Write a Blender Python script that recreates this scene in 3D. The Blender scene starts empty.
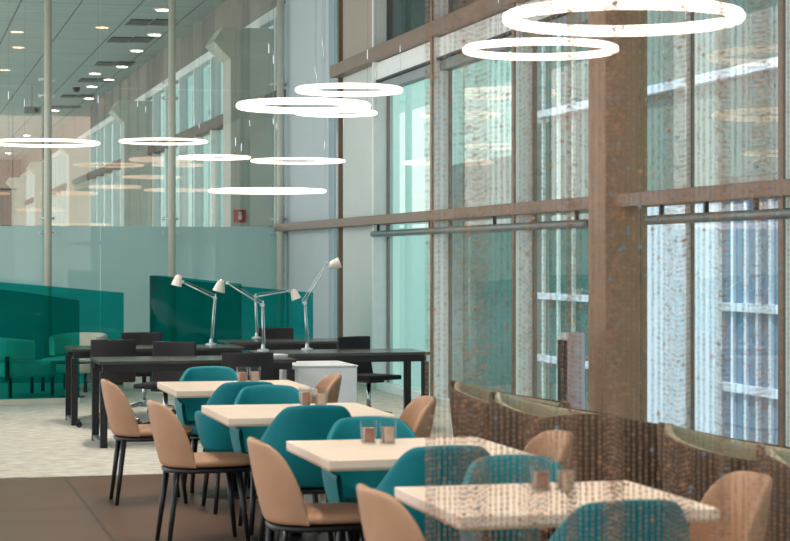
import bpy, math, random
import numpy as np
random.seed(7)
rng = np.random.default_rng(7)
S = bpy.context.scene
COL = S.collection
PI = math.pi

# ---------------------------------------------------------------- camera, world, light, exposure
F_PX, U0, HOR = 2000.0, 395.0, 258.0
TH = math.atan(0.25)
SN, CS = math.sin(TH), math.cos(TH)
EYE = 1.6
cam_d = bpy.data.cameras.new('camera')
cam = bpy.data.objects.new('camera', cam_d)
COL.objects.link(cam)
cam.location = (0, 0, EYE)
cam.rotation_euler = (PI / 2, 0, -TH)
cam_d.sensor_width = 36
cam_d.lens = F_PX * 36 / 790
cam_d.shift_y = -12.5 / 790
cam_d.clip_end = 400
cam_d.clip_start = 0.1
cam_d.dof.use_dof = True
cam_d.dof.focus_distance = 18.5
cam_d.dof.aperture_fstop = 5.4
S.camera = cam

w = bpy.data.worlds.new('sky')
S.world = w
w.use_nodes = True
bg = w.node_tree.nodes['Background']
bg.inputs['Color'].default_value = (0.96, 0.98, 1.0, 1)
bg.inputs['Strength'].default_value = 1.0

sun_d = bpy.data.lights.new('sun', 'SUN')
sun_d.energy = 2.0
sun_d.angle = 0.05
sun_d.color = (1.0, 0.97, 0.93)
sun = bpy.data.objects.new('sun', sun_d)
COL.objects.link(sun)
sun.location = (-10, 0, 30)
# sun stands high behind the hall on the far side: it lights the buildings across the street
sun.rotation_euler = (0, math.radians(-30), math.radians(12))

S.view_settings.view_transform = 'Standard'
S.view_settings.look = 'None'
S.view_settings.gamma = 1
S.view_settings.exposure = 0.92
S.view_settings.use_curve_mapping = False
S.cycles.max_bounces = 10
S.cycles.transparent_max_bounces = 32
S.cycles.caustics_reflective = False
S.cycles.caustics_refractive = False
S.cycles.sample_clamp_indirect = 4.0


def at(u, D):
    """room point (X, Y) seen in pixel column u at forward distance D"""
    r = (u - U0) / F_PX * D
    return (D * SN + r * CS, D * CS - r * SN)


def zat(v, D):
    return EYE - (v - HOR) * D / F_PX


# ---------------------------------------------------------------- materials
def lin(c):
    return tuple(((x / 255) / 12.92 if x / 255 <= 0.04045 else ((x / 255 + 0.055) / 1.055) ** 2.4) for x in c) + (1,)


MATS = {}


def mat(name, rgb, rough=0.5, metal=0.0, var=0.06, scale=8.0, bump=0.0, bscale=200.0, spec=0.5, stretch=None):
    if name in MATS:
        return MATS[name]
    m = bpy.data.materials.new(name)
    m.use_nodes = True
    nt = m.node_tree
    b = nt.nodes['Principled BSDF']
    b.inputs['Roughness'].default_value = rough
    b.inputs['Metallic'].default_value = metal
    b.inputs['Specular IOR Level'].default_value = spec
    tc = nt.nodes.new('ShaderNodeTexCoord')
    mp = nt.nodes.new('ShaderNodeMapping')
    if stretch:
        mp.inputs['Scale'].default_value = stretch
    nt.links.new(tc.outputs['Object'], mp.inputs['Vector'])
    n = nt.nodes.new('ShaderNodeTexNoise')
    n.inputs['Scale'].default_value = scale
    n.inputs['Detail'].default_value = 4
    nt.links.new(mp.outputs['Vector'], n.inputs['Vector'])
    r = nt.nodes.new('ShaderNodeValToRGB')
    c = lin(rgb)
    r.color_ramp.elements[0].position = 0.3
    r.color_ramp.elements[1].position = 0.7
    r.color_ramp.elements[0].color = tuple(x * (1 - var) for x in c[:3]) + (1,)
    r.color_ramp.elements[1].color = tuple(min(1, x * (1 + var)) for x in c[:3]) + (1,)
    nt.links.new(n.outputs['Fac'], r.inputs['Fac'])
    nt.links.new(r.outputs['Color'], b.inputs['Base Color'])
    if bump:
        n2 = nt.nodes.new('ShaderNodeTexNoise')
        n2.inputs['Scale'].default_value = bscale
        nt.links.new(mp.outputs['Vector'], n2.inputs['Vector'])
        bp = nt.nodes.new('ShaderNodeBump')
        bp.inputs['Strength'].default_value = bump
        bp.inputs['Distance'].default_value = 0.01
        nt.links.new(n2.outputs['Fac'], bp.inputs['Height'])
        nt.links.new(bp.outputs['Normal'], b.inputs['Normal'])
    MATS[name] = m
    return m


def glass(name, tint, gloss=(1, 1, 1), boost=0.0, frost=None, frost_fac=0.0, ior=1.5):
    m = bpy.data.materials.new(name)
    m.use_nodes = True
    nt = m.node_tree
    nt.nodes.remove(nt.nodes['Principled BSDF'])
    out = nt.nodes['Material Output']
    tr = nt.nodes.new('ShaderNodeBsdfTransparent')
    tr.inputs['Color'].default_value = tuple(tint) + (1,)
    gl = nt.nodes.new('ShaderNodeBsdfGlossy')
    gl.inputs['Roughness'].default_value = 0.0
    gl.inputs['Color'].default_value = tuple(gloss) + (1,)
    fr = nt.nodes.new('ShaderNodeFresnel')
    fr.inputs['IOR'].default_value = ior
    ad = nt.nodes.new('ShaderNodeMath')
    ad.operation = 'ADD'
    ad.use_clamp = True
    ad.inputs[1].default_value = boost
    gm = nt.nodes.new('ShaderNodeNewGeometry')
    fb = nt.nodes.new('ShaderNodeMath')
    fb.operation = 'SUBTRACT'
    fb.inputs[0].default_value = 1.0
    nt.links.new(gm.outputs['Backfacing'], fb.inputs[1])
    ml = nt.nodes.new('ShaderNodeMath')
    ml.operation = 'MULTIPLY'
    nt.links.new(fr.outputs['Fac'], ad.inputs[0])
    nt.links.new(ad.outputs[0], ml.inputs[0])
    nt.links.new(fb.outputs[0], ml.inputs[1])
    mx = nt.nodes.new('ShaderNodeMixShader')
    base = tr.outputs[0]
    if frost:
        df = nt.nodes.new('ShaderNodeBsdfDiffuse')
        df.inputs['Color'].default_value = tuple(frost) + (1,)
        tl = nt.nodes.new('ShaderNodeBsdfTranslucent')
        tl.inputs['Color'].default_value = tuple(frost) + (1,)
        m1 = nt.nodes.new('ShaderNodeMixShader')
        m1.inputs['Fac'].default_value = 0.5
        nt.links.new(df.outputs[0], m1.inputs[1])
        nt.links.new(tl.outputs[0], m1.inputs[2])
        m2 = nt.nodes.new('ShaderNodeMixShader')
        m2.inputs['Fac'].default_value = frost_fac
        nt.links.new(tr.outputs[0], m2.inputs[1])
        nt.links.new(m1.outputs[0], m2.inputs[2])
        base = m2.outputs[0]
    nt.links.new(ml.outputs[0], mx.inputs['Fac'])
    nt.links.new(base, mx.inputs[1])
    nt.links.new(gl.outputs[0], mx.inputs[2])
    nt.links.new(mx.outputs[0], out.inputs['Surface'])
    MATS[name] = m
    return m


def emit(name, rgb, strength):
    m = bpy.data.materials.new(name)
    m.use_nodes = True
    nt = m.node_tree
    b = nt.nodes['Principled BSDF']
    b.inputs['Base Color'].default_value = (0.8, 0.8, 0.8, 1)
    b.inputs['Emission Color'].default_value = tuple(rgb) + (1,)
    b.inputs['Emission Strength'].default_value = strength
    MATS[name] = m
    return m


def grid_mat(name, rgb, line, sx, sy, ox, oy, lw, rough, var=0.1, nscale=3.0, fine=None, spec=0.5):
    """surface with thin joint lines at world X = ox + k*sx and Y = oy + k*sy"""
    m = mat(name, rgb, rough, 0, var, nscale, spec=spec)
    nt = m.node_tree
    b = nt.nodes['Principled BSDF']
    src = b.inputs['Base Color'].links[0].from_socket
    tc = nt.nodes.new('ShaderNodeNewGeometry')
    sp = nt.nodes.new('ShaderNodeSeparateXYZ')
    nt.links.new(tc.outputs['Position'], sp.inputs[0])

    def mth(op, a, bval):
        n = nt.nodes.new('ShaderNodeMath')
        n.operation = op
        if hasattr(a, 'links'):
            nt.links.new(a, n.inputs[0])
        else:
            n.inputs[0].default_value = a
        if bval is not None:
            if hasattr(bval, 'links'):
                nt.links.new(bval, n.inputs[1])
            else:
                n.inputs[1].default_value = bval
        return n.outputs[0]
    masks = []
    for ax, s, o, lwid in ((0, sx, ox, lw), (1, sy, oy, lw)):
        if not s:
            continue
        t = mth('FRACT', mth('DIVIDE', mth('SUBTRACT', sp.outputs[ax], o - lwid / 2 - 100 * s), s), None)
        masks.append(mth('LESS_THAN', t, lwid / s))
    mk = masks[0]
    for k in masks[1:]:
        mk = mth('MAXIMUM', mk, k)
    mx = nt.nodes.new('ShaderNodeMix')
    mx.data_type = 'RGBA'
    nt.links.new(mk, mx.inputs[0])
    nt.links.new(src, mx.inputs[6])
    mx.inputs[7].default_value = lin(line)
    last = mx.outputs[2]
    if fine:
        ax, s, lwid, col = fine
        t = mth('FRACT', mth('DIVIDE', mth('ADD', sp.outputs[ax], 100.0), s), None)
        mk2 = mth('LESS_THAN', t, lwid / s)
        m2 = nt.nodes.new('ShaderNodeMix')
        m2.data_type = 'RGBA'
        nt.links.new(mk2, m2.inputs[0])
        nt.links.new(last, m2.inputs[6])
        m2.inputs[7].default_value = lin(col)
        last = m2.outputs[2]
    nt.links.new(last, b.inputs['Base Color'])
    return m


TEAL = mat('teal_leather', (0, 122, 132), 0.5, bump=0.05, bscale=300, var=0.05, spec=0.3)
BEIGE = mat('beige_leather', (188, 146, 114), 0.5, bump=0.05, bscale=300, var=0.05)
BLACK = mat('black_metal', (18, 17, 20), 0.4, var=0.1)
DESKTOP = mat('dark_desk_laminate', (66, 64, 60), 0.22, var=0.05)
BLACKF = mat('black_fabric', (34, 31, 34), 0.75, bump=0.1, bscale=400)
WOODTOP = mat('pale_table_laminate', (246, 222, 200), 0.35, var=0.03, scale=5, stretch=(1, 12, 1))
EDGE = mat('table_edge', (206, 176, 146), 0.5, var=0.04)
CHROME = mat('chrome', (200, 205, 205), 0.22, metal=1.0, var=0.03)
ALU = mat('brushed_aluminium', (205, 210, 210), 0.32, metal=0.85, var=0.03)
LAMPWHITE = mat('white_lacquer', (232, 222, 210), 0.4, var=0.02)
WHITE = mat('white_laminate', (232, 234, 236), 0.4, var=0.02)
CREAM = mat('cream_upholstery', (230, 214, 196), 0.8, bump=0.1, bscale=300)
BROWN = mat('dark_brown_felt', (82, 66, 50), 0.8, bump=0.15, bscale=250, var=0.12)
OLIVE = mat('olive_grey_fabric', (178, 168, 142), 0.85, bump=0.15, bscale=250, var=0.08)
BRONZE = mat('bronze_metal', (132, 110, 94), 0.45, metal=0.35, var=0.06, scale=2)
BRONZE_D = mat('bronze_cladding', (152, 118, 92), 0.5, metal=0.2, var=0.1, scale=3)
GREYBAR = mat('grey_steel', (128, 142, 142), 0.4, metal=0.4, var=0.05)
FRAME = mat('white_frame', (244, 248, 244), 0.45, var=0.03)
SEAL = mat('dark_seal', (40, 52, 54), 0.6)
PANEL = mat('white_wall_panel', (214, 220, 214), 0.6, var=0.02, scale=1.5)
PANELB = mat('bluish_wall_panel', (200, 210, 214), 0.6, var=0.02, scale=1.5)
BEIGEP = mat('beige_wall_panel', (176, 164, 148), 0.6, var=0.03, scale=1.5)
SOFFIT = mat('grey_soffit', (134, 132, 124), 0.7, var=0.08, scale=1.2)
POLE = mat('cream_pole', (206, 204, 188), 0.4, var=0.03)
COLUMN = mat('pale_column', (198, 200, 188), 0.6, var=0.06, scale=2)
PACK = mat('brown_paper', (170, 118, 92), 0.7, var=0.1)
PACKW = mat('white_paper', (212, 180, 154), 0.7, var=0.1)
COPPER = mat('copper_bead', (172, 138, 114), 0.42, metal=0.75, var=0.4, scale=60)
RED = mat('red_sign', (190, 40, 44), 0.5)
CAVITY = mat('dark_grille', (36, 38, 38), 0.6)
PINKGREY = mat('lavender_grey_plastic', (206, 198, 208), 0.5, var=0.03)
RING = emit('ring_diffuser', (1.0, 0.84, 0.70), 1.3)
SPOT = emit('spot_lens', (1.0, 0.85, 0.68), 6.0)
WGLASS = glass('window_glass', (0.78, 0.92, 0.915), (1, 0.9, 0.82), 0.07)
DGLASS = glass('upper_window_glass', (0.20, 0.24, 0.24), (0.6, 0.6, 0.6), 0.0)
PGLASS = glass('partition_glass', (0.93, 0.97, 0.968), (1, 0.72, 0.55), 0.13)
FROST = glass('frosted_glass', (0.75, 0.9, 0.88), (1, 1, 1), 0.0, (0.60, 0.75, 0.735), 0.8)
TGLASS = glass('teal_glass', (0.15, 0.71, 0.69), (0.12, 0.14, 0.14), 0.0, (0.0, 0.3, 0.26), 0.06)
CGLASS = glass('tumbler_glass', (0.98, 0.985, 0.985), (1, 1, 1), 0.0)
TILE = grid_mat('floor_tiles', (112, 86, 70), (60, 52, 48), 1.2, 1.9, 1.2, 12.9, 0.02, 0.32, 0.12, 2.0)
CEILM = grid_mat('ceiling_panels', (170, 186, 184), (96, 108, 108), 1.06, 3.0, 3.25, 0.4, 0.03, 0.7, 0.05, 1.0, (1, 0.5, 0.05, (150, 166, 164)))

# carpet
CARPET = mat('carpet_loops', (206, 202, 188), 0.95, 0, 0.2, 7.0, bump=0.7, bscale=50, stretch=(1.0, 1.6, 1), spec=0.1)


# ---------------------------------------------------------------- mesh helpers
class MB:
    def __init__(self):
        self.v, self.f = [], []

    def add(self, vs, fs):
        n = len(self.v)
        self.v += [tuple(p) for p in vs]
        self.f += [tuple(i + n for i in f) for f in fs]
        return self

    def box(self, x0, x1, y0, y1, z0, z1):
        vs = [(x0, y0, z0), (x1, y0, z0), (x1, y1, z0), (x0, y1, z0), (x0, y0, z1), (x1, y0, z1), (x1, y1, z1), (x0, y1, z1)]
        return self.add(vs, [(3, 2, 1, 0), (4, 5, 6, 7), (0, 1, 5, 4), (1, 2, 6, 5), (2, 3, 7, 6), (3, 0, 4, 7)])

    def tube(self, p, q, r0, r1=None, n=12):
        r1 = r0 if r1 is None else r1
        p, q = np.array(p, float), np.array(q, float)
        d = (q - p) / np.linalg.norm(q - p)
        a = np.cross(d, (0, 0, 1) if abs(d[2]) < 0.9 else (1, 0, 0))
        a /= np.linalg.norm(a)
        b = np.cross(d, a)
        vs = []
        for c, r in ((p, r0), (q, r1)):
            for k in range(n):
                t = 2 * PI * k / n
                vs.append(c + r * (math.cos(t) * a + math.sin(t) * b))
        fs = [(k, (k + 1) % n, n + (k + 1) % n, n + k) for k in range(n)]
        fs += [tuple(range(n))[::-1], tuple(range(n, 2 * n))]
        return self.add(vs, fs)

    def lathe(self, prof, n=32, c=(0, 0, 0)):
        vs, fs = [], []
        for r, z in prof:
            for k in range(n):
                t = 2 * PI * k / n
                vs.append((c[0] + r * math.cos(t), c[1] + r * math.sin(t), c[2] + z))
        for j in range(len(prof) - 1):
            for k in range(n):
                fs.append((j * n + k, j * n + (k + 1) % n, (j + 1) * n + (k + 1) % n, (j + 1) * n + k))
        fs.append(tuple(range(n))[::-1])
        m = (len(prof) - 1) * n
        fs.append(tuple(range(m, m + n)))
        return self.add(vs, fs)

    def torus(self, R, r, n=72, m=14, c=(0, 0, 0)):
        vs, fs = [], []
        for i in range(n):
            a = 2 * PI * i / n
            for j in range(m):
                b = 2 * PI * j / m
                vs.append((c[0] + (R + r * math.cos(b)) * math.cos(a), c[1] + (R + r * math.cos(b)) * math.sin(a), c[2] + r * math.sin(b)))
        for i in range(n):
            for j in range(m):
                fs.append((i * m + j, ((i + 1) % n) * m + j, ((i + 1) % n) * m + (j + 1) % m, i * m + (j + 1) % m))
        return self.add(vs, fs)

    def build(self, name, m, parent=None, smooth=False, bevel=0.0, sub=0, segs=2):
        me = bpy.data.meshes.new(name)
        me.from_pydata(self.v, [], self.f)
        me.materials.append(m)
        me.validate()
        if smooth:
            me.polygons.foreach_set('use_smooth', [True] * len(me.polygons))
        o = bpy.data.objects.new(name, me)
        COL.objects.link(o)
        if parent:
            o.parent = parent
        if bevel:
            b = o.modifiers.new('bevel', 'BEVEL')
            b.width = bevel
            b.segments = segs
            b.limit_method = 'ANGLE'
        if sub:
            s = o.modifiers.new('sub', 'SUBSURF')
            s.levels = sub
            s.render_levels = sub
        return o


def smooth_by_angle(o, ang=40):
    me = o.data
    me.polygons.foreach_set('use_smooth', [True] * len(me.polygons))
    try:
        me.set_sharp_from_angle(angle=math.radians(ang))
    except Exception:
        pass
    return o


def tag(o, label, cat, group=None, kind=None):
    if label:
        o['label'] = label
    if cat:
        o['category'] = cat
    if group:
        o['group'] = group
    if kind:
        o['kind'] = kind
    return o


def thing(name, label, cat, loc=(0, 0, 0), rz=0.0, group=None):
    o = bpy.data.objects.new(name, None)
    COL.objects.link(o)
    o.location = loc
    o.rotation_euler = (0, 0, rz)
    o.empty_display_size = 0.1
    return tag(o, label, cat, group)


def struct(name, mb, m, parent=None, label=None, **kw):
    o = mb.build(name, m, parent, **kw)
    if not parent:
        tag(o, label, None, None, 'structure')
    return o


def children(o):
    return [c for c in COL.objects if c.parent == o]


def dup(root, loc=None, rz=None, label=None, group=None):
    r = root.copy()
    COL.objects.link(r)
    if loc is not None:
        r.location = loc
    if rz is not None:
        r.rotation_euler = (0, 0, rz)
    if label:
        r['label'] = label
    if group:
        r['group'] = group
    for ch in list(root.children):
        c = ch.copy()
        COL.objects.link(c)
        c.parent = r
        for g in list(ch.children):
            d = g.copy()
            COL.objects.link(d)
            d.parent = c
    return r


# ---------------------------------------------------------------- structure
XW = 5.8          # window wall plane
YP = 29.8         # glass partition across the room
CEIL = 6.2


def yw(u, X=5.7):
    D = F_PX * X / (CS * (u + 105))
    return (D - X * SN) / CS


struct('floor', MB().box(-6, 6.0, -6, 14.78, -0.12, 0), TILE, label='dark brown grey large floor tiles')
struct('floor_carpet', MB().box(-6, 6.0, 14.78, 95, -0.12, 0.004), CARPET, label='pale grey green loop carpet')
struct('ceiling', MB().box(-4, 6.6, -6, 95, CEIL, CEIL + 0.2), CEILM, label='pale panelled ceiling')
struct('wall_end', MB().box(-6, 6.6, 95, 95.2, -0.1, CEIL), mat('end_wall', (56, 80, 80), 0.8), label='dark far end wall of the hall')

# window wall: panels beside the partition
struct('wall_right', MB().box(XW - 0.06, XW + 0.1, yw(326), YP - 0.02, 0, CEIL), PANELB, label='pale bluish wall panel beside the glass partition')
struct('wall_panel', MB().box(XW - 0.06, XW + 0.1, yw(377), yw(340), 0, 4.0), PANEL, label='white wall panel between post and window')
struct('wall_panel_upper', MB().box(XW - 0.06, XW + 0.1, yw(377), yw(340), 4.0, CEIL), BEIGEP, label='beige wall panel above the long beam')
struct('trim_1', MB().box(XW - 0.1, XW - 0.03, yw(338.5), yw(338.5) + 0.08, 0, CEIL), BRONZE, label='slim bronze post')

# long bronze transom at eye height and the beam above
struct('trim_2', MB().box(XW - 0.24, XW - 0.02, -6, YP - 0.05, 2.0, 2.11), BRONZE, label='bronze transom rail along the window wall', bevel=0.006)
struct('trim_3', MB().box(XW - 0.22, XW + 0.02, -6, yw(338.5), 3.98, 4.14), BRONZE, label='bronze beam high on the window wall', bevel=0.006)
struct('trim_4', MB().box(XW - 0.12, XW + 0.02, -6, yw(378), 3.76, 3.97), FRAME, label='pale window head below the beam')
struct('trim_5', MB().box(XW - 0.14, XW + 0.02, -6, yw(378), 3.73, 3.757), SEAL, label='dark seal line below window head')
struct('trim_6', MB().box(XW - 0.1, XW + 0.02, -6, yw(378), 3.62, 3.728), GREYBAR, label='grey window rail')
struct('trim_7', MB().box(XW - 0.12, XW + 0.04, -6, yw(378), 0.004, 0.09), FRAME, label='low sill rail of the window wall')

# mullions and panes
mull_u = [379, 440, 523, 679]
ys = [yw(u) for u in mull_u]
mull_y = ys[:3] + [ys[3]] + [ys[3] - 2.0 * k for k in range(1, 8)]
for i, y in enumerate(mull_y):
    dpt = 0.17 if i != 3 else 0.04
    m_ = struct('mullion', MB().box(XW - dpt, XW + 0.03, y, y + (0.07 if i != 3 else 0.03), 0.09, CEIL), FRAME, label='white window mullion with bronze inner edge')
    if i not in (0, 3):
        MB().box(XW - dpt - 0.02, XW - dpt, y, y + 0.075, 0.09, CEIL).build('inner_cap', BRONZE, m_)
    MB().box(XW - 0.005, XW + (0.03 if i != 3 else 0.01), y - 0.03, y, 0.09, CEIL).build('seal_strip', SEAL, m_)
# bronze clad column
cy0, cy1 = 15.08, yw(588, 5.5)
struct('column', MB().box(5.5, XW + 0.06, cy0, cy1, 0, CEIL), BRONZE_D, label='wide bronze clad column in the window wall', bevel=0.01)

# one window per bay: a lower pane, an upper pane, a clerestory pane
bays = [(yw(337), yw(327)), (mull_y[1] + 0.07, mull_y[0]), (mull_y[2] + 0.07, mull_y[1]), (cy1, mull_y[2]), (mull_y[3] + 0.07, cy0)]
bays += [(mull_y[k + 1] + 0.07, mull_y[k]) for k in range(3, len(mull_y) - 1)]
for i, (a, b) in enumerate(bays):
    wn = struct('window_%d' % (i + 1), MB().box(XW - 0.006, XW + 0.006, a, b, 0.09, 1.999), WGLASS, label='tall teal tinted window bay')
    MB().box(XW - 0.006, XW + 0.006, a, b, 2.111, 3.62).build('upper_pane', WGLASS, wn)
    MB().box(XW - 0.006, XW + 0.006, a, b, 4.141, CEIL).build('clerestory_pane', WGLASS if i == 0 else DGLASS, wn)

# blind tubes below the transom
for ua, ub, lab in ((373, 586, 'grey blind tube under the transom left of the bronze column'), (649, 830, 'grey blind tube under the transom right of the bronze column')):
    y1, y0 = yw(ua, 5.62), yw(ub, 5.62)
    bt = thing('blind_tube', lab, 'blind', (5.62, (y0 + y1) / 2, 1.89))
    L = (y1 - y0) / 2
    MB().tube((0, -L, 0), (0, L, 0), 0.036, n=16).build('tube', GREYBAR, bt, smooth=True)
    for k in range(4):
        yy = -L + 0.25 + k * (2 * L - 0.5) / 3
        MB().box(-0.01, 0.02, yy - 0.015, yy + 0.015, 0.03, 0.11).build('bracket', SEAL, bt)

# ---------------------------------------------------------------- hall beyond the partition
struct('wall_hall', MB().box(XW - 0.06, XW + 0.2, YP + 0.05, 95, 5.46, CEIL), SOFFIT, label='grey soffit band above the hall windows')
struct('trim_8', MB().box(XW - 0.16, XW + 0.02, YP + 0.05, 95, 3.96, 4.16), mat('hall_beam', (92, 92, 84), 0.6), label='dark rail along the hall windows')
struct('trim_9', MB().box(XW - 0.12, XW + 0.02, YP + 0.05, 95, 5.3, 5.46), FRAME, label='white head frame of hall windows')
struct('trim_10', MB().box(XW - 0.1, XW + 0.02, YP + 0.05, 95, 2.0, 2.1), GREYBAR, label='transom of hall windows')
hall_cols = [31.0, 46.0, 61.0, 76.0, 91.0]
y = YP + 0.4
k = 0
while y < 92:
    if not any(c - 0.2 < y < c + 0.9 for c in hall_cols):
        struct('hall_mullion', MB().box(XW - 0.14, XW + 0.04, y, y + 0.12, 0.004, 5.3), FRAME, label='white mullion of the hall windows')
    y += 2.14
    k += 1
struct('window_20', MB().box(XW - 0.006, XW + 0.006, YP + 0.05, 95, 0.01, 5.3), WGLASS, label='teal hall window glazing')
for c in hall_cols:
    struct('hall_column', MB().box(5.1, XW + 0.02, c, c + 0.75, 0, 4.72), COLUMN, label='pale hall column')
    cp = MB()
    x0, x1, t0, t1 = 5.1, XW + 0.02, c, c + 0.75
    e = 0.28
    vs = [(x0, t0, 4.72), (x1, t0, 4.72), (x1, t1, 4.72), (x0, t1, 4.72),
          (x0 - 0.1, t0 - 0.02, 4.80), (x1, t0 - 0.02, 4.80), (x1, t1 + .02, 4.80), (x0 - 0.1, t1 + .02, 4.80),
          (x0 - e, t0 - 0.1, 4.98), (x1, t0 - 0.1, 4.98), (x1, t1 + .1, 4.98), (x0 - e, t1 + .1, 4.98),
          (x0 - e + 0.14, t0 - 0.1, 5.2), (x1, t0 - 0.1, 5.2), (x1, t1 + .1, 5.2), (x0 - e + 0.14, t1 + .1, 5.2)]
    fs = [(3, 2, 1, 0), (12, 13, 14, 15)]
    for l in range(3):
        for q in range(4):
            fs.append((l * 4 + q, l * 4 + (q + 1) % 4, l * 4 + 4 + (q + 1) % 4, l * 4 + 4 + q))
    cp.add(vs, fs)
    struct('column_capital', cp, COLUMN, label='flared capital of a hall column')

# glass partition: frosted below, clear above
px = [-5, 0.2, 2.95, 5.74]
for i in range(3):
    a, b = px[i] + 0.006, px[i + 1] - 0.006
    struct('partition_frosted_glass', MB().box(a, b, YP - 0.008, YP + 0.008, 0.01, 2.07), FROST, label='frosted glass pane of the partition')
    struct('partition_clear_glass', MB().box(a, b, YP - 0.006, YP + 0.006, 2.08, 4.11), PGLASS, label='clear glass pane of the partition')
    struct('partition_top_glass', MB().box(a, b, YP - 0.006, YP + 0.006, 4.125, CEIL), PGLASS, label='top glass pane of the partition')
pole_lab = ['cream steel pole left of the two free standing poles before the glass partition', 'cream steel pole rising behind the leftmost desk lamp at the glass partition', 'cream steel pole beside the bluish wall panel at the partition end']
for u, lab in zip((48, 172, 280.5), pole_lab):
    k = CS * (u + 105) / F_PX
    X = k * CS * (YP - 0.24) / (1 - SN * k)
    p = thing('partition_pole', lab, 'pole', (X, YP - 0.24, 0.004), 0, 'steel poles of the glass partition')
    MB().tube((0, 0, 0), (0, 0, CEIL - 0.006), 0.055, n=20).build('shaft', POLE, p, smooth=True)
    MB().lathe([(0.1, 0), (0.1, 0.012), (0.056, 0.02)], 20).build('base_plate', POLE, p)
    for z in (1.97, 2.18, 3.98, 4.22):
        f = MB()
        for s in (-1, 1):
            f.tube((0.03 * s, 0.03, z), (0.1 * s, 0.2, z), 0.012)
            f.tube((0.1 * s, 0.19, z), (0.1 * s, 0.228, z), 0.028)
        f.build('glass_fitting', ALU, p)

# ceiling vents and downlights of the hall
vent_rows = [(139, 22), (119.5, 39.5), (105, 63.5), (87.5, 80), (69, 96), (58, 107)]
proto = None
for n_, (u, v) in enumerate(vent_rows):
    D = F_PX * (CEIL - EYE) / (HOR - v)
    for s in (0, 1):
        X, Y = at(u + s * 24 * 39 / D, D)
        lab = 'dark ceiling vent, %s of its pair, %s' % ('left' if s == 0 else 'right', ['pair nearest the glass partition', 'second pair from the glass partition', 'third pair from the glass partition', 'fourth pair from the glass partition', 'fifth pair from the glass partition', 'pair furthest down the hall'][n_])
        if proto is None:
            proto = thing('ceiling_vent', lab, 'vent', (X, Y, CEIL), 0, 'ceiling vents of the hall')
            MB().box(-0.21, 0.21, -0.5, 0.5, -0.012, -0.001).build('backing', CAVITY, proto)
            for q in (-0.27, 0, 0.27):
                MB().box(-0.2, 0.2, q - 0.04, q + 0.04, -0.02, -0.0125).build('slat', GREYBAR, proto)
        else:
            dup(proto, (X, Y, CEIL), 0, lab)
proto = None
dl = [(163, 9), (155, 34), (137, 50), (122, 66), (95, 73), (109, 79), (92, 86), (89, 98), (55, 110), (27, 135), (8, 153)]
for u, v in dl:
    D = F_PX * (CEIL - EYE) / (HOR - v)
    X, Y = at(u, D)
    lab = 'round lit downlight in the hall ceiling'
    if proto is None:
        proto = thing('ceiling_downlight', lab, 'downlight', (X, Y, CEIL), 0, 'downlights of the hall ceiling')
        MB().lathe([(0.16, -0.02), (0.17, -0.001)], 24).build('trim_ring', LAMPWHITE, proto)
        MB().lathe([(0.125, -0.026), (0.125, -0.0205)], 24).build('lens', SPOT, proto)
    else:
        dup(proto, (X, Y, CEIL), 0, lab)
# warm downlights over the tables and desks
for k, (X, Y) in enumerate([(2.4, 5.0), (1.6, 7.6), (2.6, 10.0), (1.8, 12.6), (2.6, 15.4), (2.4, 18.4), (4.0, 19.6)]):
    d = dup(proto, (X, Y, CEIL), 0, 'round lit downlight high over the cafe tables and desks', 'downlights over the tables')
    ld = bpy.data.lights.new('downlight_lamp', 'SPOT')
    ld.energy = 330
    ld.color = (1.0, 0.88, 0.77)
    ld.spot_size = math.radians(70)
    ld.spot_blend = 0.9
    ld.shadow_soft_size = 0.12
    lo = bpy.data.objects.new('downlight_lamp', ld)
    COL.objects.link(lo)
    lo.parent = d
    lo.location = (0, 0, -0.05)
# small dome camera and hanging sign box
D = 4.45 * F_PX / (HOR - 92)
X, Y = at(76.5, D)
t = thing('dome_camera', 'small black dome camera below the hall ceiling', 'camera', (X, Y, CEIL))
MB().lathe([(0.1, -0.02), (0.1, -0.001)], 20).build('mount', FRAME, t)
MB().lathe([(0.02, -0.16), (0.08, -0.12), (0.1, -0.06), (0.1, -0.021)], 20).build('dome', BLACK, t, smooth=True)
X, Y = at(32, 53)
t = thing('hanging_projector', 'small grey device hanging from the hall ceiling far left', 'ceiling device', (X, Y, CEIL))
MB().tube((0, 0, -0.6), (0, 0, -0.001), 0.012).build('rod', GREYBAR, t)
MB().box(-0.22, 0.22, -0.15, 0.15, -0.78, -0.6).build('housing', GREYBAR, t, bevel=0.03)
MB().tube((0.1, -0.16, -0.69), (0.1, -0.22, -0.69), 0.06).build('eye', CAVITY, t)
# red fire sign on the hall column
X, Y = at(226, 31.1)
t = thing('fire_sign', 'small red square sign with white pictogram on the hall column', 'sign', (5.24, 30.98, zat(216, 31.3)))
MB().box(-0.1, 0.1, -0.012, 0.0, -0.1, 0.1).build('plate', RED, t)
sg = MB().box(-0.03, 0.03, -0.016, -0.0125, -0.055, 0.04)
sg.tube((0, -0.016, 0.04), (0, -0.0125, 0.04), 0.03, n=12)
sg.build('pictogram', WHITE, t)

# ---------------------------------------------------------------- outside
struct('ground', MB().box(6.2, 60, -20, 140, -3.1, -3.0), mat('outside_paving', (170, 176, 174), 0.8), label='paved ground outside')
PALE = mat('mint_render', (172, 198, 192), 0.7, var=0.03, scale=0.5)
WHITEW = mat('white_render', (238, 234, 250), 0.7, var=0.02, scale=0.5)
BLUEG = mat('blue_grey_glazing', (112, 136, 166), 0.3, var=0.1, scale=0.4, spec=0.3)
TEALG = mat('teal_glazing', (30, 94, 92), 0.3, var=0.25, scale=0.35, spec=0.3)
BX = 14.0


def yo(u, X=BX):
    return yw(u, X)


bld = thing('office_building', 'pale office building with banded glazing across from the windows', 'building', (BX, 50, -3.0))


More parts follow.
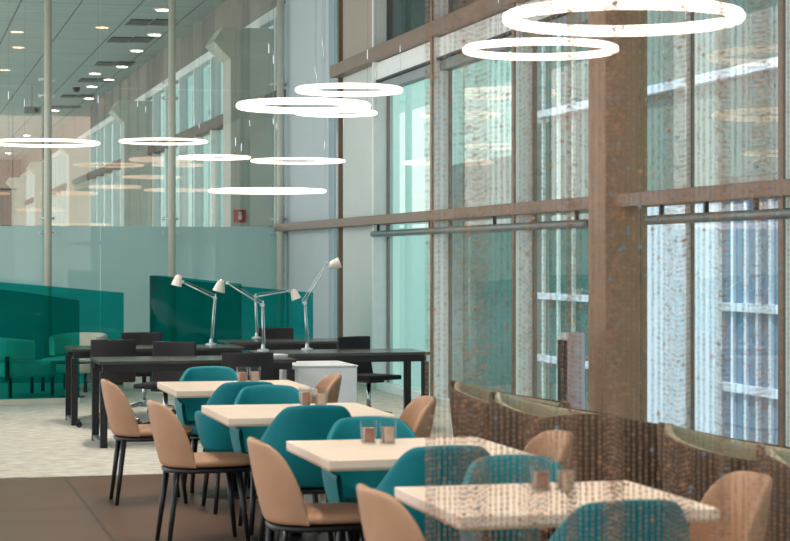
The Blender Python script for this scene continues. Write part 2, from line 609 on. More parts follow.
def bpart(name, m, y0, y1, z0, z1, x0=0.0, x1=0.3, **kw):
    return MB().box(x0, x1, y0 - 50, y1 - 50, z0 + 3, z1 + 3).build(name, m, bld, **kw)


bpart('wall', PALE, -10, 110, -3.0, 12, 0.3, 6)
bpart('white_facade', WHITEW, yo(722), yo(640), -3, 2.75)
bpart('grey_facade', mat('grey_green_render', (136, 150, 146), 0.7), yo(722), yo(640), 2.75, 12)
bpart('blue_glazing', BLUEG, 10, yo(722), -3, 2.6)
bpart('teal_glazing', TEALG, 10, yo(722), 3.0, 12)
bpart('middle_glazing', TEALG, yo(640), yo(536), -3, 4.6)
bpart('middle_glazing', TEALG, yo(640), yo(536), 4.9, 12)
bpart('green_glazing', TEALG, yo(520), yo(445), -3, 4.0)
for z in (-0.62, 0.76, 2.72):
    bpart('slab_band', WHITEW, 10, yo(722), z - 0.07, z + 0.07, -0.12, 0.02)
for z in (-0.62, 0.76):
    bpart('slab_band', WHITEW, yo(640), yo(536), z - 0.07, z + 0.07, -0.12, 0.02)
bpart('slab_band', WHITEW, 10, yo(536), 4.7, 4.86, -0.15, 0.02)
for u in (735, 748, 760, 773, 786, 800):
    bpart('window_post', WHITEW, yo(u) - 0.05, yo(u) + 0.05, -3, 2.6, -0.06, 0.0)
for u in (545, 560, 575):
    bpart('window_post', FRAME, yo(u) - 0.06, yo(u) + 0.06, -3, 12, -0.06, 0.0)
bpart('roof_edge', FRAME, -10, 110, 12, 12.4, -0.4, 6.2)


# ---------------------------------------------------------------- shell chairs
def plan(phi, a, b, front):
    """plan point for angle phi from the back (-x); past 90 degrees the sides run straight forward"""
    c, s = math.cos(phi), math.sin(phi)
    e = 2 / 2.6
    x = -a * (abs(c) ** e) * (1 if c >= 0 else -1)
    yv = b * (abs(s) ** e) * (1 if s >= 0 else -1)
    if c < 0:
        x = front * abs(c) / abs(math.cos(math.radians(120)))
        yv = b * (1 if s >= 0 else -1) * (1 - 0.06 * (abs(c) / 0.5) ** 2)
    return x, yv


def shell(phim, a, b, front, rim, z0, th, lean, taper, off=0.0, nphi=48, nz=8, zt=0.0):
    mb = MB()
    prof_n = 2 * (nz + 1) + 3
    vs = []
    for i in range(nphi + 1):
        phi = -phim + 2 * phim * i / nphi
        top = rim(phi) - zt
        if top < z0 + 0.02:
            top = z0 + 0.02

        def pt(z, inset):
            x, yv = plan(phi, a, b, front)
            t = min(1.0, max(0.0, (z - z0) / 0.28))
            s = taper + (1 - taper) * (1 - (1 - t) ** 2)
            L = math.hypot(x, yv) or 1
            k = s - (inset + off) / L
            lx = lean * max(0.0, z - z0) * max(0.0, math.cos(phi)) ** 1.0
            return (x * k - lx, yv * k, z)
        ring = [pt(z0 + (top - z0) * j / nz, 0.0) for j in range(nz + 1)]
        ring += [pt(top + th * 0.35, th * 0.2), pt(top + th * 0.45, th * 0.5), pt(top + th * 0.35, th * 0.8)]
        ring += [pt(z0 + (top - z0) * j / nz, th) for j in range(nz, -1, -1)]
        vs += ring
    n = prof_n
    fs = []
    for i in range(nphi):
        for j in range(n):
            fs.append((i * n + j, (i + 1) * n + j, (i + 1) * n + (j + 1) % n, i * n + (j + 1) % n))
    fs.append(tuple(range(n))[::-1])
    fs.append(tuple(range(nphi * n, nphi * n + n)))
    mb.add(vs, fs)
    return mb


def pad(outline, z0, z1, r=0.02, dome=0.0):
    """rounded cushion from a plan outline"""
    n = len(outline)
    cx = sum(p[0] for p in outline) / n
    cy = sum(p[1] for p in outline) / n
    mb = MB()
    vs = []
    levels = [(0.86, z0), (0.97, z0 + r * 0.3), (1.0, z0 + r), (1.0, z1 - r), (0.97, z1 - r * 0.3), (0.88, z1), (0.6, z1 + dome * 0.7), (0.3, z1 + dome)]
    for s, z in levels:
        vs += [(cx + (x - cx) * s, cy + (y_ - cy) * s, z) for x, y_ in outline]
    fs = [tuple(range(n))[::-1]]
    for l in range(len(levels) - 1):
        for k in range(n):
            fs.append((l * n + k, l * n + (k + 1) % n, (l + 1) * n + (k + 1) % n, (l + 1) * n + k))
    m = (len(levels) - 1) * n
    fs.append(tuple(range(m, m + n)))
    return mb.add(vs, fs)


def seat_outline(xb, xf, b, n=40, ex=3.0):
    pts = []
    for k in range(n):
        t = 2 * PI * k / n
        c, s = math.cos(t), math.sin(t)
        x = (abs(c) ** (2 / ex)) * (1 if c > 0 else -1)
        yv = (abs(s) ** (2 / ex)) * (1 if s > 0 else -1)
        pts.append(((xb + xf) / 2 + x * (xf - xb) / 2, b * yv))
    return pts


def legs4(root, xf, xb, yf, yb, top, m, splay=0.05, r0=0.02, r1=0.012):
    for sx, xx, yy in ((1, xf, yf), (-1, xb, yb)):
        for sy in (-1, 1):
            MB().tube((xx, sy * yy, top), (xx + sx * splay, sy * (yy + splay * 0.6), 0.0), r0, r1, n=14).build('leg', m, root, smooth=True)


def smst(x):
    x = max(0.0, min(1.0, x))
    return x * x * (3 - 2 * x)


def side_chair(label):
    t = thing('side_chair', label, 'chair', group='beige shell chairs at the table ends')

    def rim(phi):
        g = 1 - min(abs(phi) / math.radians(78), 1) ** 4
        return 0.46 + 0.335 * g ** 0.9
    sh = shell(math.radians(78), 0.235, 0.225, 0.05, rim, 0.44, 0.03, 0.17, 0.92, nphi=48, nz=8)
    sh.build('backrest', BEIGE, t, smooth=True, sub=1)
    pad(seat_outline(-0.2, 0.31, 0.215), 0.44, 0.492, 0.025, 0.008).build('seat', BEIGE, t, smooth=True, sub=1)
    pad(seat_outline(-0.21, 0.29, 0.20), 0.408, 0.439, 0.008).build('seat_frame', BLACK, t, smooth=True)
    legs4(t, 0.19, -0.16, 0.15, 0.15, 0.42, BLACK, 0.05, 0.019, 0.012)
    return t


def arm_chair(label):
    t = thing('armchair', label, 'armchair', group='teal shell armchairs at the tables')

    def rim(phi):
        p = abs(math.degrees(phi))
        return 0.635 + 0.185 * (1 - smst((p - 24) / 52)) - 0.03 * smst((p - 80) / 40) - 0.012 * smst(p / 40)
    sh = shell(math.radians(120), 0.27, 0.285, 0.17, rim, 0.385, 0.035, 0.16, 0.8, nphi=56, nz=8)
    sh.build('shell', TEAL, t, smooth=True, sub=1)
    pad(seat_outline(-0.22, 0.23, 0.235), 0.385, 0.465, 0.03, 0.012).build('seat', TEAL, t, smooth=True, sub=1)
    pad(seat_outline(-0.21, 0.21, 0.215), 0.352, 0.383, 0.008).build('seat_frame', BLACK, t, smooth=True)
    legs4(t, 0.17, -0.17, 0.17, 0.16, 0.365, BLACK, 0.05, 0.021, 0.013)
    return t


def tub_chair(label):
    t = thing('tub_chair', label, 'lounge chair', group='brown tub chairs along the windows')

    def rim(phi):
        p = abs(math.degrees(phi))
        return 0.79 - 0.17 * (p / 118) ** 1.15
    sh = shell(math.radians(118), 0.36, 0.50, 0.36, rim, 0.13, 0.03, 0.10, 0.82, nphi=56, nz=8)
    sh.build('outer_shell', BROWN, t, smooth=True, sub=1)
    ln = shell(math.radians(116), 0.36, 0.50, 0.345, rim, 0.16, 0.05, 0.10, 0.82, off=0.031, nphi=56, nz=8, zt=0.012)
    o = ln.build('lining', OLIVE, t, smooth=True, sub=1)
    o['label'] = 'olive grey inner upholstery'
    pad(seat_outline(-0.26, 0.34, 0.37), 0.2, 0.42, 0.04, 0.02).build('seat_cushion', OLIVE, t, smooth=True, sub=1)
    pad(seat_outline(-0.28, 0.3, 0.33), 0.13, 0.198, 0.01).build('seat_frame', BROWN, t, smooth=True)
    legs4(t, 0.24, -0.22, 0.26, 0.24, 0.14, BLACK, 0.03, 0.02, 0.014)
    return t


# ---------------------------------------------------------------- dining tables
ordn = ['table nearest the bead curtain', 'second table from the bead curtain', 'third table from the bead curtain', 'table furthest from the curtain']
tabs = [(1.82, 6.39, 7.29), (1.785, 8.30, 9.25), (1.735, 10.62, 11.6), (1.765, 12.88, 13.87)]
TW = 0.93
proto = None
for i, (x0, y0, y1) in enumerate(tabs):
    cx, cy = x0 + TW / 2, (y0 + y1) / 2
    lab = ['square pale topped cafe table half behind the bead curtain', 'square pale topped cafe table beyond the curtained one with two glass tumblers', 'square pale topped cafe table between the two beige chairs in the middle of the row', 'square pale topped cafe table at the far end of the row by the desks'][i]
    t = thing('dining_table', lab, 'table', (cx, cy, 0), 0, 'square pale cafe tables')
    hd = (y1 - y0) / 2
    MB().box(-TW / 2, TW / 2, -hd, hd, 0.704, 0.74).build('tabletop', WOODTOP, t, bevel=0.003)
    MB().box(-TW / 2 + .002, TW / 2 - .002, -hd + .002, hd - .002, 0.695, 0.7035).build('tabletop_underside', EDGE, t)
    MB().tube((0, 0, 0.02), (0, 0, 0.695), 0.035, n=20).build('pedestal', BLACK, t, smooth=True)
    MB().lathe([(0.25, 0.0), (0.25, 0.014), (0.2, 0.022), (0.04, 0.03)], 40).build('base', BLACK, t)
    MB().box(-0.2, 0.2, -0.2, 0.2, 0.682, 0.6945).build('mounting_plate', BLACK, t)

# beige side chairs: left ends face +x, right ends face -x
first = side_chair('')
spots = [(1.86, 6.78, 0.05, 'beige shell chair at the left end of the table nearest the bead curtain'),
         (1.80, 8.68, 0.0, 'beige shell chair at the left end of the second table, hiding a teal armchair'),
         (1.66, 11.15, 0.05, 'beige shell chair at the left end of the third table, legs on dark tiles'),
         (1.60, 13.15, 0.0, 'leftmost beige shell chair, at the end of the farthest table'),
         (2.81, 6.8, PI + 0.1, 'beige shell chair seen through the bead curtain at the right end of the nearest table'),
         (2.70, 8.68, PI + 0.1, 'beige shell chair before the brown tub chairs at the right end of the second table'),
         (2.70, 11.05, PI, 'beige shell chair at the right end of the third table below the black desk legs'),
         (2.66, 13.35, PI, 'beige shell chair before the white cabinet at the right end of the farthest table')]
for i, (x, y, r, lab) in enumerate(spots):
    if i == 0:
        first.location = (x, y, 0)
        first.rotation_euler = (0, 0, r)
        first['label'] = lab
    else:
        dup(first, (x, y, 0), r, lab)

first = arm_chair('')
near, far = PI / 2, -PI / 2
spots = [(2.27, 6.29, near, 'teal shell armchair with its back to the camera at the table nearest the curtain'),
         (2.33, 7.13, far, 'teal shell armchair facing the camera on the far side of the nearest table'),
         (2.20, 8.21, near, 'teal shell armchair with its back to the camera at the second table'),
         (2.22, 9.10, far, 'teal shell armchair facing the camera behind the two tumblers of the second table'),
         (2.13, 10.54, near, 'teal shell armchair with its back to the camera behind the second beige chair'),
         (2.19, 11.6, far, 'teal shell armchair facing the camera on the far side of the third table'),
         (2.13, 12.6, near, 'teal shell armchair with its back to the camera at the farthest table'),
         (2.16, 13.76, far, 'teal shell armchair facing the camera on the far side of the farthest table')]
for i, (x, y, r, lab) in enumerate(spots):
    if i == 0:
        first.location = (x, y, 0)
        first.rotation_euler = (0, 0, r)
        first['label'] = lab
    else:
        dup(first, (x, y, 0), r, lab)

first = tub_chair('')
spots = [(3.9, 12.4, -0.38, 'brown tub chair furthest along the windows with olive lining'),
         (3.84, 11.3, -0.38, 'brown tub chair behind the beige chair of the second table, second furthest along the windows'),
         (3.74, 10.02, 0.85, 'brown tub chair turned with its broad back to the room, middle of the row'),
         (3.98, 8.95, -0.42, 'brown tub chair with wide olive inner arm right of the turned one'),
         (3.96, 7.75, -0.35, 'brown tub chair nearest the camera behind the beige chair under the bead curtain')]
for i, (x, y, r, lab) in enumerate(spots):
    if i == 0:
        first.location = (x, y, 0)
        first.rotation_euler = (0, 0, r)
        first['label'] = lab
    else:
        dup(first, (x, y, 0), r, lab)

# glass tumblers with sugar packets
gl_spots = [((2.31, 7.02), (2.40, 7.0)), ((2.12, 8.98), (2.205, 8.95)), ((2.31, 11.38), (2.395, 11.35)), ((2.32, 13.62), (2.405, 13.6))]
proto = pk = pk2 = None
for i, pair in enumerate(gl_spots):
    for s, (x, y) in enumerate(pair):
        side = ('left', 'right')[s]
        lab = '%s glass tumbler of sugar packets on the %s' % (side, ordn[i])
        if proto is None:
            proto = thing('glass_tumbler', lab, 'tumbler', (x, y, 0.7405), 0, 'glass tumblers on the tables')
            MB().lathe([(0.036, 0.0), (0.037, 0.006), (0.040, 0.11), (0.038, 0.11), (0.035, 0.01)], 24).build('glass_wall', CGLASS, proto, smooth=True)
            MB().lathe([(0.033, 0.0005), (0.034, 0.009)], 24).build('glass_base', CGLASS, proto)
        else:
            dup(proto, (x, y, 0.7405), 0, lab)
        for q in range(4):
            lab2 = 'sugar packet in the %s tumbler on the %s' % (side, ordn[i])
            m_ = PACK if (q + s) % 2 == 0 else PACKW
            lab2 = ('brown ' if m_ is PACK else 'pale ') + lab2
            yy = y - 0.0195 + q * 0.013
            wd = 0.028 if 0 < q < 3 else 0.022
            key = (m_, wd)
            o = MB().box(-wd, wd, -0.004, 0.004, 0, 0.062 + 0.004 * ((q * 3 + i + s) % 3)).build('sugar_packet', m_, None, bevel=0.002)
            o.location = (x, yy, 0.7515)
            tag(o, lab2, 'sugar packet', '%s packets in the %s tumbler on the %s' % ('brown' if m_ is PACK else 'pale', side, ordn[i]))


# ---------------------------------------------------------------- desks
def desk(x0, x1, y0, y1, lab):
    cx, cy = (x0 + x1) / 2, (y0 + y1) / 2
    hw, hd = (x1 - x0) / 2, (y1 - y0) / 2
    t = thing('work_desk', lab, 'desk', (cx, cy, 0.004), 0, 'black office desks')
    MB().box(-hw, hw, -hd, hd, 0.70, 0.728).build('desktop', DESKTOP, t, bevel=0.003)
    for s in (-1, 1):
        MB().box(-hw + 0.03, hw - 0.03, s * (hd - 0.05) - 0.02, s * (hd - 0.05) + 0.02, 0.64, 0.6995).build('apron', BLACK, t)
    for s in (-1, 1):
        xx = s * (hw - 0.04)
        for q in (-1, 1):
            MB().box(xx - 0.03, xx + 0.03, q * (hd - 0.045) - 0.03, q * (hd - 0.045) + 0.03, 0.0, 0.6395).build('leg', BLACK, t)
        MB().box(xx - 0.025, xx + 0.025, -hd + 0.08, hd - 0.08, 0.012, 0.05).build('foot_rail', GREYBAR, t)
    return t


desk(1.66, 3.34, 16.85, 17.65, 'black desk nearest the tables with a pair of square legs at its left end')
desk(1.62, 3.30, 19.2, 19.95, 'black desk behind the front one with legs at far left before the teal screen')
desk(3.22, 4.80, 17.85, 18.6, 'black desk at right whose legs stand near the window')
desk(3.34, 4.68, 20.4, 21.15, 'black desk furthest back by the right teal screen')


# white cabinet beside the desk
X0, Y0 = at(297, 17.95)
cab = thing('storage_cabinet', 'low white storage cabinet below the right desk', 'cabinet', (3.64, 17.4, 0.004), 0)
MB().box(-0.27, 0.27, -0.4, 0.4, 0.03, 0.65).build('carcass', WHITE, cab, bevel=0.004)
MB().box(-0.25, 0.25, -0.38, 0.38, 0.0, 0.0295).build('plinth', BLACK, cab)
MB().box(-0.262, 0.262, -0.418, -0.4005, 0.04, 0.64).build('door', WHITE, cab, bevel=0.003)
MB().box(-0.275, 0.275, -0.42, 0.405, 0.6505, 0.662).build('top', WHITE, cab, bevel=0.002)


def office_chair(label):
    t = thing('office_chair', label, 'office chair', group='black swivel chairs at the desks')
    MB().box(-0.2, 0.25, -0.21, 0.21, 0.43, 0.475).build('seat', BLACKF, t, bevel=0.018, segs=3)
    n = 10
    vs, fs = [], []
    for i in range(n + 1):
        z = 0.44 + 0.395 * i / n
        x = -0.19 - 0.05 * (i / n) - 0.02 * math.sin(PI * i / n)
        for yv in (-0.205, -0.1, 0, 0.1, 0.205):
            cu = 0.05 * (yv / 0.205) ** 2
            vs.append((x + cu, yv, z))
    for i in range(n):
        for j in range(4):
            fs.append((i * 5 + j, i * 5 + j + 1, (i + 1) * 5 + j + 1, (i + 1) * 5 + j))
    o = MB().add(vs, fs).build('backrest', BLACKF, t, smooth=True)
    sm = o.modifiers.new('solid', 'SOLIDIFY')
    sm.thickness = 0.03
    bv = o.modifiers.new('bev', 'BEVEL')
    bv.width = 0.012
    bv.segments = 3
    bv.limit_method = 'ANGLE'
    MB().box(-0.12, 0.12, -0.1, 0.1, 0.4, 0.4295).build('tilt_mechanism', BLACK, t, bevel=0.01)
    MB().tube((0, 0, 0.1), (0, 0, 0.4), 0.026, 0.022, n=16).build('gas_column', CHROME, t, smooth=True)
    b = MB()
    for k in range(5):
        a = 2 * PI * k / 5 + 0.3
        b.tube((0, 0, 0.13), (0.3 * math.cos(a), 0.3 * math.sin(a), 0.085), 0.025, 0.014, n=10)
    b.tube((0, 0, 0.09), (0, 0, 0.16), 0.04, n=16)
    st = b.build('star_base', CHROME, t)
    for k in range(5):
        a = 2 * PI * k / 5 + 0.3
        c, s = 0.3 * math.cos(a), 0.3 * math.sin(a)
        m = MB()
        for q in (-0.016, 0.016):
            m.tube((c - s / 0.3 * (q - 0.009), s + c / 0.3 * (q - 0.009), 0.03), (c - s / 0.3 * (q + 0.009), s + c / 0.3 * (q + 0.009), 0.03), 0.03, n=16)
        m.tube((c, s, 0.035), (c, s, 0.085), 0.008)
        m.build('caster', BLACK, st)
    return t


first = office_chair('')
spots = [(1.98, 18.98, PI / 2, 'black swivel chair between the two left desks, leftmost of the swivel chairs'),
         (2.36, 17.95, -2.1, 'black swivel chair turned toward the camera behind the front desk with its seat edge showing'),
         (2.45, 20.28, -PI / 2, 'black swivel chair behind the second desk before the teal screens, only its back top showing'),
         (2.76, 16.15, PI / 2, 'black swivel chair with its back to the camera before the front desk'),
         (4.02, 21.3, -PI / 2, 'black swivel chair behind the furthest desk by the right teal screen'),
         (4.42, 18.72, -1.05, 'black swivel chair by the white wall panel behind the right desk')]
for i, (x, y, r, lab) in enumerate(spots):
    if i == 0:
        first.location = (x, y, 0.004)
        first.rotation_euler = (0, 0, r)
        first['label'] = lab
    else:
        dup(first, (x, y, 0.004), r, lab)


# ---------------------------------------------------------------- desk lamps
def desk_lamp(lab, D, base, joint, tip, head, tilt, shade_r=0.055, shade_len=0.1):
    """base/joint/tip/head given where they are seen; the lamp stands in the upright plane facing the room front"""
    zt = 0.7325
    bx, by = at(base[0], D)
    t = thing('desk_lamp', lab, 'desk lamp', (bx, by, zt), 0, 'jointed aluminium desk lamps')

    def loc(p):
        X = bx + (p[0] - base[0]) * D / F_PX * CS
        Y = by - (p[0] - base[0]) * D / F_PX * SN
        return np.array((X - bx, Y - by, zat(p[1], D) - zt))
    J, T, Hd = loc(joint), loc(tip), loc(head)
    B = np.array((0, 0, 0.06))
    MB().lathe([(0.055, 0.0), (0.055, 0.012), (0.02, 0.02), (0.014, 0.06)], 24).build('base', ALU, t)
    MB().tube(B - (0, 0, 0.02), J, 0.008, n=10).build('lower_arm', ALU, t, smooth=True)
    k = MB().tube(J + (0, -0.022, 0), J + (0, 0.022, 0), 0.02, n=14)
    k.tube(J + (0, 0, -0.01), J + (0.015, 0, 0.04), 0.005)
    k.build('elbow', CHROME, t)
    MB().tube(J, T, 0.008, n=10).build('upper_arm', ALU, t, smooth=True)
    d = (T - J) / np.linalg.norm(T - J)
    up = np.array((0, 0, 1.0)) - d * d[2]
    up /= np.linalg.norm(up)
    MB().tube(J + up * 0.03, T + up * 0.02, 0.0025, n=6).build('spring_rod', CHROME, t)
    MB().tube(B + (0.02, 0, 0), J + (0.016, 0, -0.02), 0.0025, n=6).build('spring_rod', CHROME, t)
    k = MB().tube(T + (0, -0.02, 0), T + (0, 0.02, 0), 0.017, n=14)
    k.build('head_joint', CHROME, t)
    # shade: truncated cone opening along tilt direction
    ax = np.array((math.cos(tilt) * CS, -math.cos(tilt) * SN, math.sin(tilt)))
    c0 = Hd - ax * shade_len * 0.5
    c1 = Hd + ax * shade_len * 0.5
    s = MB()
    s.tube(c0 - ax * 0.015, c0, 0.02, 0.026, n=20)
    s.tube(c0, c1, 0.034, shade_r, n=24)
    s.build('lamp_shade', LAMPWHITE, t, bevel=0.003)
    MB().tube(T, c0, 0.007, n=8).build('shade_arm', CHROME, t)
    return t


desk_lamp('jointed desk lamp with white shade, leftmost of the four desk lamps', 20.0, (211, 343), (214.5, 298), (182, 282), (177.5, 281), math.radians(-105))
desk_lamp('jointed desk lamp with bright shade facing down, standing between the desks second from left', 18.7, (263, 349), (262, 305), (227, 283), (220, 286.5), math.radians(-105), 0.06)
desk_lamp('jointed desk lamp with shade to the right, its arm almost level', 21.6, (256.5, 336), (255, 297), (289, 291), (295, 295), math.radians(-70))
desk_lamp('tallest jointed desk lamp, arm raised steeply toward the white wall panel', 18.9, (307, 347), (304.5, 303), (328, 264), (335, 264), math.radians(20))
# small items on desks
nb = thing('notebook', 'white notebook lying at the foot of the second desk lamp', 'notebook', (3.24, 17.45, 0.7325), 0.1)
MB().box(-0.12, 0.12, -0.09, 0.09, 0.0, 0.012).build('pages', WHITE, nb)
MB().box(-0.122, 0.122, -0.092, 0.092, 0.0121, 0.015).build('cover', WHITE, nb)

# ---------------------------------------------------------------- teal glass screens


def catmull(pts, n=10):
    out = []
    P = [pts[0]] + list(pts) + [pts[-1]]
    for i in range(1, len(P) - 2):
        p0, p1, p2, p3 = (np.array(q, float) for q in P[i - 1:i + 3])
        for k in range(n):
            t = k / n
            out.append(0.5 * ((2 * p1) + (-p0 + p2) * t + (2 * p0 - 5 * p1 + 4 * p2 - p3) * t * t + (-p0 + 3 * p1 - 3 * p2 + p3) * t ** 3))
    out.append(np.array(pts[-1], float))
    return out


def screen(lab, pts):
    t = thing('glass_screen', lab, 'screen', (pts[0][0], pts[0][1], 0.004), 0, 'curved teal glass screens')
    c = catmull(pts)
    o = np.array((pts[0][0], pts[0][1], 0))
    for nm, z0, z1f, th, m in (('glass_panel', 0.06, None, 0.012, TGLASS), ('floor_rail', 0.0, 0.06, 0.04, POLE)):
        mb = MB()
        vs, fs = [], []
        for i, p in enumerate(c):
            a, b = c[max(0, i - 1)], c[min(len(c) - 1, i + 1)]
            d = (b - a)[:2]
            d /= np.linalg.norm(d)
            nrm = np.array((-d[1], d[0]))
            zt = p[2] if z1f is None else z1f
            for s, z in ((-1, z0), (1, z0), (1, zt), (-1, zt)):
                q = p[:2] - o[:2] + nrm * s * th / 2
                vs.append((q[0], q[1], z))
        for i in range(len(c) - 1):
            for k in range(4):
                fs.append((i * 4 + k, i * 4 + (k + 1) % 4, i * 4 + 4 + (k + 1) % 4, i * 4 + 4 + k))
        fs.append((3, 2, 1, 0))
        n = (len(c) - 1) * 4
        fs.append((n, n + 1, n + 2, n + 3))
        mb.add(vs, fs).build(nm, m, t, smooth=(nm == 'glass_panel'))


screen('curved teal glass screen around the cream lounge chairs at left',
       [(1.97, 22.2, 1.13), (1.0, 22.1, 1.27), (0, 22.15, 1.36), (-1.2, 22.6, 1.4), (-1.6, 23.6, 1.4), (-1.0, 24.7, 1.39), (0.3, 25.1, 1.37), (1.6, 24.95, 1.27), (2.72, 24.6, 1.17)])
screen('curved teal glass screen behind the desk lamps at right',
       [(4.76, 23.0, 1.19), (4.0, 23.15, 1.26), (3.3, 23.35, 1.34), (3.05, 23.6, 1.38), (2.97, 24.0, 1.38), (3.15, 24.6, 1.38), (3.6, 24.95, 1.34), (4.25, 25.0, 1.27)])


# cream lounge chairs inside the screen
def lounge(label):
    t = thing('lounge_chair', label, 'lounge chair', group='cream lounge chairs inside the left screen')
    sh = shell(math.radians(100), 0.34, 0.36, 0.1, lambda p: 0.66 - 0.04 * (abs(p) / 1.75) ** 2, 0.42, 0.07, 0.12, 0.97, nphi=36, nz=5)
    sh.build('backrest', CREAM, t, smooth=True, sub=1)
    pad(seat_outline(-0.3, 0.36, 0.34, ex=5), 0.22, 0.40, 0.04, 0.01).build('seat', CREAM, t, smooth=True, sub=1)
    for sx in (-0.24, 0.28):
        for sy in (-0.29, 0.29):
            MB().box(sx - 0.016, sx + 0.016, sy - 0.016, sy + 0.016, 0, 0.225).build('leg', BLACK, t)
    for sy in (-0.29, 0.29):
        MB().box(-0.3, -0.26, sy - 0.02, sy + 0.02, 0.2, 0.47).build('back_support', BLACK, t)
    return t


X, Y = at(24, 23.2)
first = lounge('cream lounge chair nearest the left edge, seen through the teal screen')
first.location = (X - 0.05, Y, 0.004)
first.rotation_euler = (0, 0, math.radians(20))
X, Y = at(76, 24.1)
dup(first, (X, Y, 0.004), math.radians(-125), 'cream lounge chair half beyond the edge of the left teal screen')
X, Y = at(72, 22.95)
t = thing('side_table', 'small round dark side table beside the cream lounge chairs', 'side table', (X, Y, 0.004))
MB().lathe([(0.24, 0.39), (0.245, 0.395), (0.245, 0.405), (0.24, 0.41)], 32).build('table_top', DESKTOP, t)
MB().tube((0, 0, 0.01), (0, 0, 0.389), 0.015).build('stem', BLACK, t)
MB().lathe([(0.15, 0), (0.15, 0.01), (0.02, 0.016)], 32).build('foot', BLACK, t)

# grey post by the window
X, Y = at(571, 16.0)
t = thing('access_post', 'slim lavender grey post with dark reader panel by the bronze column', 'post', (X, Y, 0.004))
MB().box(-0.06, 0.09, -0.09, 0.09, 0, 1.0).build('body', PINKGREY, t, bevel=0.012)
MB().box(-0.085, -0.0605, -0.085, 0.085, 0.0, 0.94).build('dark_side', BLACK, t)
MB().box(-0.1, -0.0855, -0.05, 0.05, 0.72, 0.9).build('reader_panel', CAVITY, t, bevel=0.004)
MB().box(-0.11, 0.14, -0.14, 0.14, -0.0, 0.012).build('foot_plate', GREYBAR, t)


# ---------------------------------------------------------------- ring lights
def ring_light(lab, u, v, wpx, dia=1.2, tr=0.03):
    D = F_PX * dia / wpx
    X, Y = at(u, D)
    z = zat(v, D)
    t = thing('ring_light', lab, 'ring light', (X, Y, z), 0, 'glowing ring pendant lights')
    MB().torus(dia / 2 - 0.03, tr).build('ring_diffuser', RING, t, smooth=True)
    for k in range(3):
        a = TH * -1 + 0.02 + 2 * PI * k / 3
        c, s = (dia / 2 - 0.03) * math.cos(a), (dia / 2 - 0.03) * math.sin(a)
        cb = MB().tube((c, s, 0.03), (c, s, CEIL - z - 0.002), 0.0014, n=6).build('cable', GREYBAR, t)
        MB().tube((c, s, 0.42), (c, s, 0.5), 0.006, n=8).build('cable_grip', CHROME, cb)
    return t


ring_light('large glowing ring light behind the bead curtain, uppermost right', 623, 18, 242)
ring_light('glowing ring light overlapping below the large upper right ring', 540.5, 49.5, 157)
ring_light('glowing ring light, the wide one overlapping two others left of the beam', 303.5, 106, 135)
ring_light('small glowing ring light half hidden behind the wide one', 336, 113, 85, 1.0, tr=0.019)
ring_light('glowing ring light highest of the three that overlap above the white panel', 349, 90, 108)
ring_light('lowest glowing ring light, hanging above the desk lamps', 267.5, 191, 121, tr=0.016)
ring_light('glowing ring light crossing the pole beside the bluish panel above the lowest ring', 298, 161, 97, tr=0.016)
ring_light('glowing ring light left of the ring that crosses the bluish panel', 214.5, 157.5, 75, 1.0, tr=0.016)
ring_light('glowing ring light crossing the middle pole at left', 163.5, 141.5, 91, tr=0.016)
ring_light('glowing ring light cut by the left edge of the picture', 44, 143, 114, tr=0.016)

# ---------------------------------------------------------------- bead curtain
CY, CX0, CX1, ZB, ZT = 5.62, 1.497, 3.1, 0.06, 3.4
cr = thing('curtain_rail', 'slim metal rail that carries the bead curtain', 'curtain rail', ((CX0 + CX1) / 2, CY, ZT))
hw = (CX1 - CX0) / 2 + 0.03
MB().box(-hw, hw, -0.02, 0.02, 0.005, 0.045).build('rail', GREYBAR, cr)
for s in (-1, 1):
    MB().tube((s * (hw - 0.1), 0, 0.046), (s * (hw - 0.1), 0, CEIL - ZT - 0.002), 0.008).build('hanger', GREYBAR, cr)
PITCH_X, PITCH_Z = 0.0160, 0.0150
oct_v = np.array([(1, 0, 0), (0, 1, 0), (-1, 0, 0), (0, -1, 0), (0, 0, 1), (0, 0, -1)], float)
oct_f = np.array([(0, 1, 4), (1, 2, 4), (2, 3, 4), (3, 0, 4), (1, 0, 5), (2, 1, 5), (3, 2, 5), (0, 3, 5)])
V, Fc, midx = [], [], []
n0 = 0
xs, ps = CX0, 0
arc = 0.0
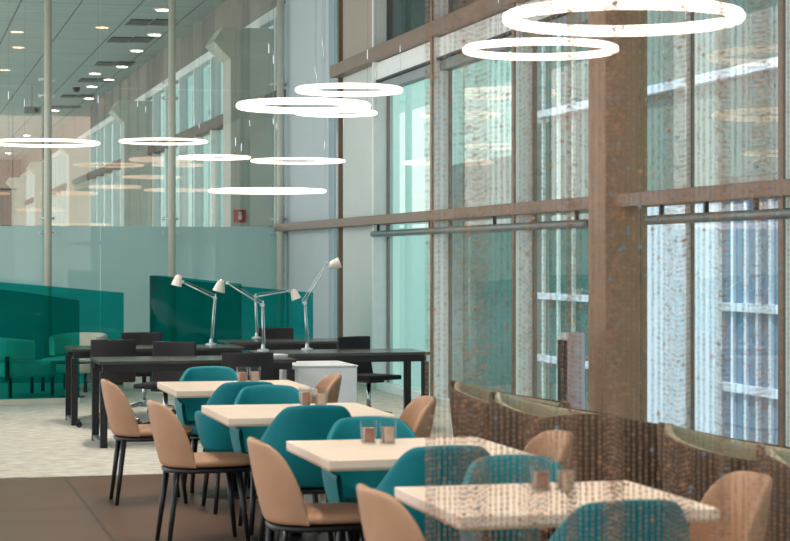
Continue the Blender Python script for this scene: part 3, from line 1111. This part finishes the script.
while xs < CX1:
    ph = 2 * PI * xs / 0.15 + 0.9 * math.sin(xs * 7.0)
    yy = 0.016 * math.sin(ph)
    slope = abs(0.016 * (2 * PI / 0.15 + 6.3 * math.cos(xs * 7.0)) * math.cos(ph))
    zs = np.arange(ZB + rng.uniform(0, 1) * PITCH_Z, ZT, PITCH_Z)
    nb_ = len(zs)
    c = np.stack([np.full(nb_, xs) + rng.normal(0, 0.0006, nb_), np.full(nb_, CY + yy) + rng.normal(0, 0.001, nb_), zs], 1)
    rs = rng.uniform(0.8, 1.12)
    rad = np.stack([np.full(nb_, 0.0046 * rs), np.full(nb_, 0.0040 * rs), np.full(nb_, 0.0060)], 1) * rng.uniform(0.8, 1.15, (nb_, 1))
    big = rng.random(nb_)
    rad[big > 0.95] *= 1.4
    midx.append(np.concatenate([np.repeat(np.where(big > 0.986, 2, np.where(big > 0.90, 1, 0)), 8), np.zeros(6, int)]))  # random beads get glint colours: blurred sparkles painted onto the copper strands
    ang = rng.uniform(0, PI, nb_)
    ca, sa = np.cos(ang), np.sin(ang)
    ov = oct_v[None] * rad[:, None]
    rx = ov[..., 0] * ca[:, None] - ov[..., 1] * sa[:, None]
    ry = ov[..., 0] * sa[:, None] + ov[..., 1] * ca[:, None]
    pts = np.stack([rx, ry, ov[..., 2]], -1) + c[:, None]
    V.append(pts.reshape(-1, 3))
    Fc.append((oct_f[None] + (np.arange(nb_) * 6)[:, None, None] + n0).reshape(-1, 3))
    n0 += nb_ * 6
    # thread of the strand
    r = 0.0008
    tv = np.array([(xs - r, CY + yy - r, ZB), (xs + r, CY + yy - r, ZB), (xs, CY + yy + r, ZB), (xs - r, CY + yy - r, ZT + 0.004), (xs + r, CY + yy - r, ZT + 0.004), (xs, CY + yy + r, ZT + 0.004)])
    V.append(tv)
    Fc.append(np.array([(0, 1, 4), (0, 4, 3), (1, 2, 5), (1, 5, 4), (2, 0, 3), (2, 3, 5)]) + n0)
    n0 += 6
    xs += PITCH_X * (0.92 + 0.36 * math.sin(xs * 41 + 1.7 * math.sin(xs * 13))) * rng.uniform(0.9, 1.1) / math.sqrt(1 + slope ** 2)
    ps += 1
V = np.concatenate(V)
Fc = np.concatenate(Fc)
me = bpy.data.meshes.new('bead_curtain')
me.vertices.add(len(V))
me.vertices.foreach_set('co', V.ravel())
me.loops.add(Fc.size)
me.loops.foreach_set('vertex_index', Fc.ravel().astype(np.int32))
me.polygons.add(len(Fc))
me.polygons.foreach_set('loop_start', np.arange(0, Fc.size, 3, dtype=np.int32))
me.update(calc_edges=True)
me.materials.append(COPPER)
me.materials.append(mat('orange_glint_bead', (190, 136, 98), 0.4, metal=0.4, var=0.2))  # warm specular sparkle of the copper, painted as bead colour
me.materials.append(mat('blue_glint_bead', (140, 158, 170), 0.3, metal=0.4, var=0.2))  # cool specular sparkle of the copper, painted as bead colour
me.polygons.foreach_set('material_index', np.concatenate(midx).astype(np.int32))
bc = bpy.data.objects.new('bead_curtain', me)
COL.objects.link(bc)
tag(bc, 'copper bead curtain hanging in front of the tables at right', 'curtain', None, 'stuff')
